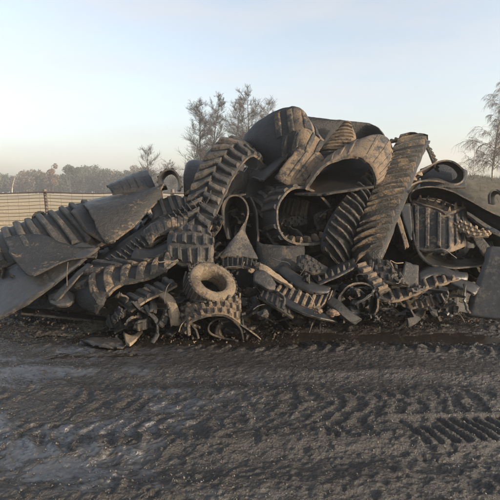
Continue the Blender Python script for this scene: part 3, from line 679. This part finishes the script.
track('brown twisted flap, half in shade, at the left end of the heap', [(5,238,-.02),(22,235,-.05),(42,235,-.08),(58,242,-.1),(76,247,-.12),(98,248,-.1)], [(10,252,-.25),(18,264,-.32),(30,276,-.36),(48,269,-.34),(70,259,-.3),(96,256,-.22)], None, mat='cone', edge='dedge', bow=-.06, wob=.012, thick=.025, name='rubber_belt', cat='rubber belt')
track('wide smooth grey conveyor belt sloping to the left edge, dull and scuffed', [(-22,330,-.1),(0,318,-.15),(28,303,-.25),(56,283,-.3),(86,259,-.2),(100,248,-.1)], [(-40,300,.2),(-14,283,.1),(10,268,.0),(36,258,-.02),(62,250,-.0),(84,242,.0)], None, mat='sheet', edge='dedge', wob=.015, name='conveyor_belt', cat='conveyor belt')
track('narrow black strip lying along the edge of the grey conveyor belt', [(50,300,-.28),(62,288,-.32),(76,274,-.32),(88,263,-.3)], [(56,303,-.3),(68,290,-.34),(81,276,-.34),(94,265,-.3)], None, mat='black', edge='edge', thick=.025, name='rubber_strip', cat='rubber strip')
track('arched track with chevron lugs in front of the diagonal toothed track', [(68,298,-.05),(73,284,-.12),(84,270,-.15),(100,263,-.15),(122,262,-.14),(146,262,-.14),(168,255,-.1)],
      [(97,315,-.25),(102,305,-.4),(109,294,-.46),(122,284,-.48),(140,281,-.48),(160,273,-.44),(180,259,-.35)], 'ag', .19, .045, .15, .11, mat='black', lugmat='barred', bow=.05, thick=.04)  # shade between the chevrons put in by the black carcass colour
track('flat grey rubber scrap left of the arched chevron track', [(48,296,-.2),(58,290,-.24),(68,290,-.24),(76,296,-.2)], [(50,304,-.28),(58,307,-.3),(68,306,-.3),(74,301,-.28)], None, mat='sheet', edge='dedge', name='rubber_scrap', cat='rubber scrap')
track('long flat black strip lying in the mud below the conveyor belt', [(22,308,.1),(50,311,.1),(80,314,.1),(112,318,.1)], [(20,313,0),(50,317,0),(82,320,0),(112,323,0)], None, mat='smooth', edge='dedge', thick=.03, name='rubber_strip', cat='rubber strip')
track('short lugged strip with a bright front edge left of the lying tyre', [(118,303,-.3),(134,294,-.34),(152,286,-.36),(172,279,-.34)], [(130,313,-.45),(146,302,-.48),(162,294,-.5),(178,285,-.46)], 'bar', .10, .045, .02, .075, mat='gdusty', edge='tan', thick=.03)
track('curling torn strip with a bright muddy end left of the lying tyre', [(142,290,-.42),(154,293,-.48),(165,301,-.52),(169,314,-.52),(171,327,-.45)], [(146,288,-.42),(158,290,-.48),(172,296,-.52),(179,311,-.52),(181,326,-.45)], None, mat='tan', edge='tan', wob=.03, name='rubber_strip', cat='rubber strip')
tube('hose', [(146,306,-.5),(151,314,-.52),(157,322,-.5),(157,334,-.4),(152,343,-.2)], .03, 'gdusty', 'short curled grey hose end standing in the mud at the left foot of the heap', 'hose', flat=.5)
track('ragged track piece under the hose end, half sunk in shade', [(104,316,-.2),(124,312,-.2),(146,310,-.2),(170,312,-.2)], [(108,331,-.1),(128,330,-.1),(148,328,-.1),(170,330,-.1)], 'bar', .1, .03, 0, mat='black', edge='dedge')
track('tilted grey flake of rubber in the mud at the left foot of the heap', [(80,341,0),(96,336,0),(110,336,-.05),(120,338,-.05)], [(92,345,-.02),(104,347,-.02),(116,348,-.02),(126,346,-.02)], None, mat='sheet', edge='dedge', wob=.03, thick=.02, name='rubber_scrap', cat='rubber scrap')
track('pointed rubber scrap with a bright dry tip on the grey flake', [(123,333,-.1),(129,336,-.12),(135,336,-.12),(143,331,-.1)], [(126,344,-.1),(130,346,-.1),(134,342,-.1),(143,332,-.1)], None, mat='tan', edge='tan', wob=.02, name='rubber_scrap', cat='rubber scrap')
track('thin dark strip with an upturned end in front of the ragged piece', [(112,330,-.1),(128,322,-.2),(146,318,-.22),(166,320,-.2)], [(114,334,-.1),(130,326,-.2),(148,322,-.22),(168,324,-.2)], None, mat='dusty', edge='edge', thick=.02, name='rubber_strip', cat='rubber strip')
# band under the wheel
track('muddy tread band arched under the lying tyre, tan at its right end', [(180,326,-.3),(180,312,-.42),(192,303,-.55),(208,299,-.6),(224,297,-.6),(241,298,-.5)], [(190,336,-.5),(190,324,-.62),(200,318,-.7),(212,315,-.72),(226,316,-.7),(241,325,-.6)], 'block', .075, .03, 0, .045, mat='muddy', edge='edge', thick=.035, wob=.01)
tube('cable', [(238,341,-.1),(222,338,-.3),(210,333,-.4),(209,325,-.5),(218,319,-.55),(230,320,-.55),(240,328,-.5),(243,340,-.3)], .012, 'dusty', 'thin looped cable lying below the muddy tread band', 'cable')
track('dark hoop of thin belt lying below the muddy tread band', [(214,336,-.3),(216,326,-.5),(228,320,-.55),(242,324,-.5),(254,333,-.4),(262,340,-.2)], [(222,337,-.1),(222,330,-.25),(230,325,-.3),(242,328,-.3),(252,335,-.2),(258,340,-.1)], None, mat='dusty', edge='edge', side='out', thick=.018, name='rubber_belt', cat='rubber belt')
# strips in the lower middle
track('toothed strip running right from the lying tyre', [(222,262,-.3),(236,259,-.34),(250,261,-.36),(262,266,-.4)], [(222,270,-.4),(236,268,-.44),(249,269,-.46),(260,273,-.5)], 'bar', .055, .035, 0, .028, mat='dusty', edge='edge')
track('tan tapering strip pointing down to the right in the lower middle', [(252,262,-.42),(264,266,-.46),(276,274,-.5),(292,286,-.5)], [(256,272,-.5),(267,274,-.54),(278,280,-.56),(293,289,-.54)], None, mat='tan', edge='tan', wob=.03, name='rubber_strip', cat='rubber strip')
track('ribbed track strip sagging across the lower middle', [(282,282,-.42),(296,290,-.48),(312,296,-.5),(328,296,-.46),(336,290,-.4)], [(272,292,-.52),(288,304,-.6),(306,309,-.62),(322,307,-.58),(332,300,-.5)], 'bar', .085, .028, .01, .05, mat='dusty', lugmat='muddy', edge='edge')
track('grey crumpled rubber lump above the brown one, lower middle', [(254,272,-.5),(262,270,-.54),(270,276,-.56),(276,286,-.55)], [(253,281,-.58),(260,285,-.62),(268,289,-.64),(275,290,-.6)], None, mat='gdusty', edge='dedge', bow=.0, wob=.024, name='rubber_scrap', cat='rubber scrap')
track('brown crumpled strip in the middle of the foot of the heap', [(262,290,-.55),(272,294,-.6),(284,302,-.62),(296,312,-.55)], [(258,297,-.6),(268,304,-.66),(280,312,-.66),(292,320,-.55)], 'bar', .07, .018, .01, .035, mat='dusty', edge='edge', bow=.0, wob=.024, name='rubber_strip', cat='rubber strip')
track('long black strip lying over the foot of the heap, right of the brown strip', [(284,296,-.6),(300,306,-.64),(318,312,-.6),(340,318,-.5)], [(280,302,-.66),(298,312,-.68),(316,318,-.62),(338,323,-.5)], None, mat='smooth', edge='dedge', thick=.03, name='rubber_strip', cat='rubber strip')
track('toothed track piece with a pale straight edge under the tall barred track', [(310,274,-.2),(324,270,-.24),(340,264,-.24),(354,258,-.2)], [(318,285,-.42),(330,280,-.46),(344,274,-.46),(358,266,-.4)], None, mat='smooth', edge='edge', side='back', guides=([.7], .085, .06, .06, .02, .8, 'gdusty'), thick=.02)
track('brown scrap with a lit end above the toothed piece', [(297,258,-.3),(306,256,-.34),(316,260,-.34),(328,268,-.3)], [(295,267,-.38),(304,270,-.42),(314,273,-.42),(326,274,-.38)], 'block', .08, .015, 0, mat='dusty', edge='edge', bow=.0, wob=.02, name='rubber_scrap', cat='rubber scrap')
track('black curved belt under the brown scrap', [(284,266,-.35),(300,276,-.42),(316,284,-.44),(330,288,-.4)], [(276,272,-.4),(294,285,-.48),(312,293,-.5),(330,295,-.46)], None, mat='smooth', edge='edge', bow=.03, name='rubber_belt', cat='rubber belt')
track('small hoop of belt lying right of the pink stone', [(336,306,-.5),(342,292,-.52),(354,284,-.52),(368,285,-.52),(377,296,-.52),(377,311,-.45),(369,320,-.3)], [(344,304,-.2),(348,294,-.2),(357,289,-.2),(367,290,-.2),(372,298,-.2),(371,308,-.15),(364,314,-.1)], None, mat='dusty', edge='edge', side='out', thick=.025, name='rubber_belt', cat='rubber belt')
track('dark strip with a row of pale blocks running down to the small hoop', [(354,266,-.4),(362,274,-.46),(370,284,-.5),(380,296,-.5)], [(364,262,-.36),(372,270,-.4),(381,280,-.44),(391,291,-.46)], 'bar', .10, .035, 0, .05, mat='dusty', lugmat='muddy')
track('thick black strip slanting into the mud left of the small hoop', [(330,296,-.5),(340,303,-.58),(350,312,-.58),(362,320,-.5)], [(326,303,-.56),(335,311,-.64),(344,319,-.6),(354,325,-.5)], None, mat='black', edge='dedge', thick=.05, name='rubber_strip', cat='rubber strip')
track('dark lugged chunk between the tall barred track and the grey trapezoid', [(366,262,-.25),(378,260,-.28),(392,264,-.28),(400,274,-.25)], [(370,280,-.36),(382,282,-.4),(394,284,-.4),(402,286,-.36)], 'block', .09, .035, 0, mat='dusty')
track('grey trapezoid of smooth belt standing below the hanging straps', [(405,262,-.3),(403,270,-.33),(400,278,-.36),(397,287,-.38)], [(418,266,-.28),(418,273,-.3),(418,280,-.33),(418,288,-.35)], None, mat='gdusty', edge='edge', name='rubber_scrap', cat='rubber scrap')
track('long notched strip with pale lugs stretching across the lower right', [(376,300,-.5),(392,302,-.5),(408,298,-.46),(424,291,-.44),(442,285,-.4),(460,280,-.35)], [(368,290,-.35),(386,290,-.35),(404,287,-.3),(420,281,-.28),(438,276,-.25),(456,272,-.2)], 'bar', .13, .03, 0, .06, mat='dusty', lugmat='muddy', edge='muddy')
track('black bent belt lying inside the large black hoop', [(414,276,-.2),(424,268,-.2),(438,266,-.2),(452,272,-.2),(466,274,-.2)], [(420,284,-.3),(430,277,-.32),(442,275,-.34),(454,280,-.34),(468,281,-.3)], None, mat='smooth', edge='edge', bow=.04, name='rubber_belt', cat='rubber belt')
track('flat grey scrap with a pale edge left of the leaning slab', [(448,283,-.35),(456,287,-.4),(466,291,-.42),(475,296,-.4)], [(456,279,-.3),(466,281,-.34),(474,284,-.36),(480,288,-.36)], None, mat='sheet', edge='edge', name='rubber_scrap', cat='rubber scrap')
track('toothed brown scrap in the mud below the long notched strip', [(412,302,-.4),(422,298,-.42),(434,296,-.42),(446,298,-.4)], [(414,312,-.4),(426,310,-.42),(438,308,-.42),(448,308,-.4)], 'bar', .06, .03, 0, .03, mat='muddy')
track('low dark strip with a torn corner in the mud at the lower right', [(424,312,-.2),(438,304,-.3),(452,300,-.3),(466,304,-.2)], [(430,318,-.1),(444,314,-.2),(458,312,-.2),(468,314,-.1)], None, mat='dusty', edge='edge', wob=.04, name='rubber_strip', cat='rubber strip')

# ---- the small wheel lying on the tread band
def wheel():
    c = P(211.5, 284.5, -.62); ax = Vector((.40, -.52, .75)).normalized()
    a = ax.cross(Vector((0, 0, 1))).normalized(); b = a.cross(ax)
    r = empty('tyre', c-Vector((0, 0, .2))); tag(r, 'small bare tyre with a pale muddy sidewall lying on the arched tread band', 'tyre')
    def lathe(name, prof, mat, n=64, lug=0.):
        V, Fc = [], []
        for k in range(n):
            t = 2*math.pi*k/n; e = a*math.cos(t)+b*math.sin(t)
            for i, (rad, z) in enumerate(prof):
                q = rad*1.05+(lug*(1 if k % 3 else -1) if rad > .255 else 0)+.004*noise.noise(Vector((k*.4, i, 0)))
                V.append(c+e*q+ax*z)
        m = len(prof)
        for k in range(n):
            for i in range(m): Fc.append((k*m+i, k*m+(i+1) % m, ((k+1) % n)*m+(i+1) % m, ((k+1) % n)*m+i))
        return mesh(name, V, Fc, M[mat], r, None, not lug)
    ty = lathe('casing', [(.140, .055), (.148, .072), (.18, .083), (.222, .080), (.246, .066), (.262, .03), (.264, -.03), (.262, -.09), (.25, -.12), (.22, -.14), (.15, -.13), (.135, -.10)], 'wtyre', lug=.0)
    V, Fc = [], []
    for k in range(34):
        t = 2*math.pi*k/34; e = a*math.cos(t)+b*math.sin(t); f = -a*math.sin(t)+b*math.cos(t); k0 = len(V)
        for z in (-.115, .06):
            for (w, h) in ((-.018, .252), (-.014, .270), (.014, .270), (.018, .252)): V.append(c+e*h*1.05+f*w+ax*z)
        Fc += [(k0, k0+1, k0+5, k0+4), (k0+1, k0+2, k0+6, k0+5), (k0+2, k0+3, k0+7, k0+6), (k0, k0+3, k0+2, k0+1), (k0+4, k0+5, k0+6, k0+7)]
    mesh('tread', V, Fc, M['dusty'], r)
M['wtyre'] = rubber('pale_muddy_tyre', BRN, (.20, .155, .105), .75, .85, scale=4, bump=.9)
wheel()
tube('cable', [(186,272,-.5),(184,282,-.55),(186,293,-.6),(194,300,-.65),(206,302,-.7)], .012, 'gdusty', 'thin grey cable bent round the left side of the lying tyre', 'cable')
tube('cable', [(268,292,-.6),(276,291,-.66),(284,297,-.7),(284,304,-.68)], .010, 'gdusty', 'thin pale cable curling over the brown crumpled strip', 'cable')
tube('steel_rod', [(68,262,-.4),(67,272,-.42),(67,286,-.4)], .005, 'wire', 'thin steel rod sticking up beside the narrow black strip', 'rod')

# ---- stone
def rock(name, c, s, mat, seed, label=None, cat=None, group=None, sub=2, flat=.7):
    import bmesh
    bm = bmesh.new(); bmesh.ops.create_icosphere(bm, subdivisions=sub, radius=1)
    V = []
    for v in bm.verts:
        n_ = v.co.normalized(); k = 1+.5*noise.noise(n_*1.6+Vector((seed*3.7, 0, 0)))+.18*noise.noise(n_*4+Vector((0, seed, 0)))
        V.append(Vector(c)+Vector((n_.x*k*s, n_.y*k*s, n_.z*k*s*flat)))
    Fc = [tuple(v.index for v in f.verts) for f in bm.faces]; bm.free()
    o = mesh(name, V, Fc, M[mat], None, None, False, Vector(c))
    if label: tag(o, label, cat, group)
    return o
c = P(332, 313, -.7); bb = []
o = rock('stone', c, .06, 'brick', 4, 'pinkish broken brick lying at the foot of the heap, left of the small hoop', 'brick', sub=3, flat=.55)
o.name = 'broken_brick'
rock('mud_lump', P(263, 314, -.72), .055, 'dusty', 9, 'brown lump of dried mud and rubber at the foot, right of the lying tyre', 'mud lump', sub=3)
rock('mud_lump', P(318, 311, -.72), .045, 'muddy', 12, 'small pale lump left of the pinkish broken brick', 'mud lump', sub=3)
rock('mud_lump', P(251, 271, -.5), .04, 'muddy', 15, 'round tan lump above the grey crumpled rubber, right of the tyre', 'mud lump', sub=3)

# ---- many smaller torn scraps packed into the gaps and along the foot
rg = random.Random(77)
def scrap(c, L, w, mat, style, label, group, seed):
    rq = random.Random(seed)
    d = Vector((rq.gauss(0, 1), rq.gauss(0, .6), rq.gauss(0, .35))).normalized(); wd = Vector((rq.gauss(0, .5), rq.gauss(0, .6), rq.gauss(0, .8)))
    wd = (wd-d*wd.dot(d)).normalized(); A, B = [], []; p = c-d*L*.5; curl = rq.gauss(0, .5); up = d.cross(wd)
    n = 4
    for i in range(n+1):
        ww = w*(1-.35*rq.random()) if i in (0, n) else w
        A.append(p-wd*ww/2); B.append(p+wd*ww/2)
        d = (d+up*curl*.5+Vector((rq.gauss(0, .12), rq.gauss(0, .12), rq.gauss(0, .12)))).normalized(); p = p+d*L/n
        wd = (wd+Vector((rq.gauss(0, .15), rq.gauss(0, .15), rq.gauss(0, .15)))); wd = (wd-d*wd.dot(d)).normalized()
    for q in A+B: q.z = max(q.z, .0)
    track(label, A, B, style, rq.uniform(.06, .12), .025, 0., mat=mat, edge=rq.choice(['edge', 'dedge', 'dedge']), wob=.03, thick=rq.uniform(.02, .035), name='rubber_scrap', cat='rubber scrap', group=group)
for i in range(26):
    px = rg.uniform(120, 470); py = rg.uniform(250, 318); d0 = rg.uniform(-.6, -.3); q = [P(px, py, d0)]
    dd = Vector((rg.gauss(0, 1), rg.gauss(-.3, .4), rg.gauss(.3, .6))).normalized()
    for _ in range(4):
        dd = (dd+Vector((rg.gauss(0, .45), rg.gauss(0, .3), rg.gauss(-.1, .4)))).normalized(); e = q[-1]+dd*rg.uniform(.05, .11); e.z = max(e.z, .02); q.append(e)
    tube('cord', q, rg.uniform(.004, .008), rg.choice(['wire', 'gdusty', 'tan']), 'frayed thin cord curling out of the torn scrap at the foot of the heap', 'cord', group='frayed cords at the foot of the heap', n=5, seg=4)
lab1 = 'torn dark piece of rubber track wedged in a gap between the big tracks and belts'
lab2 = 'small torn rubber scrap in the litter along the muddy foot of the heap'
def top_at(px):
    return float(np.interp(px, [p for p, _ in sil], [y for _, y in sil]))
for i in range(90):
    px = rg.uniform(5, 495); py = rg.uniform(max(200, top_at(px)+18), 290)
    c = P(px, py, rg.uniform(.12, .35)+.2*(1-(py-160)/130))
    scrap(c, rg.uniform(.35, .8), rg.uniform(.12, .3), rg.choice(['black', 'black', 'smooth', 'dusty', 'gdusty', 'mud2']), rg.choice([None, 'bar', 'bar', 'block']), lab1, 'torn pieces wedged between the big tracks', 100+i)
for i in range(210):
    px = rg.uniform(120, 458); py = rg.triangular(275, 322, 306)+(8 if px < 250 else 0)
    c = P(px, py, rg.uniform(-.5, -.2)); c.z = max(.03, c.z-.03)
    scrap(c, rg.uniform(.10, .40), rg.uniform(.03, .13), rg.choice(['black', 'dusty', 'gdusty', 'muddy', 'mud2', 'smooth', 'dusty']), rg.choice([None, None, 'bar', 'block']), lab2, 'small scraps along the foot of the heap', 400+i)
# crumbs of soil and rubber
V, Fc, mi = [], [], []
for i in range(5200):
    px = rg.uniform(120, 478) if rg.random() < .85 else rg.uniform(0, 120)
    g = G(px, 327-(6 if px > 300 else 0)+(7 if px < 300 else 0)); Yc = g.y+abs(rg.gauss(0, .32))*(1 if rg.random() < .8 else -.5)
    s = rg.uniform(.005, .018)*(1.8 if rg.random() < .06 else 1); p = Vector((g.x*Yc/g.y, Yc, max(0, (Yc-g.y)*.35)*rg.random()+s*.3)); k = len(V)
    pts = [p+Vector((rg.gauss(0, 1), rg.gauss(0, 1), abs(rg.gauss(0, .8)))).normalized()*s*rg.uniform(.6, 1.3) for _ in range(4)]
    V += pts+[p-Vector((0, 0, s*.6))]; Fc += [(k, k+1, k+2), (k, k+2, k+3), (k, k+3, k+1), (k+1, k+3, k+2), (k+4, k, k+1), (k+4, k+2, k+3)]
    mi += [rg.choice([0, 2]) if px < 130 else rg.choice([0, 0, 0, 1, 2])]*6
tag(mesh('crumbs', V, Fc, [M['black'], M['muddy'], M['dusty']], None, mi), 'crumbs of soil and shredded rubber along the foot of the heap', 'crumbs', kind='stuff')
# bank of debris under the scraps
bx_ = np.linspace(-2.4, 3.2, 260); by_ = np.linspace(4.6, 6.4, 90); BX, BY = np.meshgrid(bx_, by_)
fr0 = 4.82+.11*BX+.16*(fbm(BX*2.2, BY*0+3, 14, 3)-.5)
BZ = .24*smooth(0, .75, BY-fr0)*smooth(-2.4, -1.6, BX)*smooth(3.2, 2.7, BX)*(.7+.6*fbm(BX*4, BY*4, 15, 4, .6))+.05*(fbm(BX*20, BY*20, 16, 3)-.5)*smooth(0, .1, BY-fr0)-.045
tag(sheet('debris_bank', BX, BY, BZ, M['soil']), 'low bank of trodden soil and rubber crumbs under the foot of the heap', 'debris', kind='stuff')

# ------------------------------------------------------------------ haze
me = bpy.data.meshes.new('haze'); x0, x1, y0, y1, z0, z1 = -260, 440, -20, 340, -1.4, 24
me.from_pydata([(x, y, z) for x in (x0, x1) for y in (y0, y1) for z in (z0, z1)], [], [(0, 1, 3, 2), (4, 6, 7, 5), (0, 4, 5, 1), (2, 3, 7, 6), (0, 2, 6, 4), (1, 5, 7, 3)])
m = bpy.data.materials.new('haze'); m.use_nodes = True; n = m.node_tree; n.nodes.clear()
out = n.nodes.new('ShaderNodeOutputMaterial'); v = n.nodes.new('ShaderNodeVolumePrincipled'); v.inputs['Color'].default_value = (1, 1, 1, 1); v.inputs['Density'].default_value = .0015; v.inputs['Anisotropy'].default_value = .2
n.links.new(v.outputs[0], out.inputs['Volume']); me.materials.append(m)
o = bpy.data.objects.new('haze', me); C.objects.link(o); tag(o, 'thin winter haze over the fields', 'haze', kind='stuff')
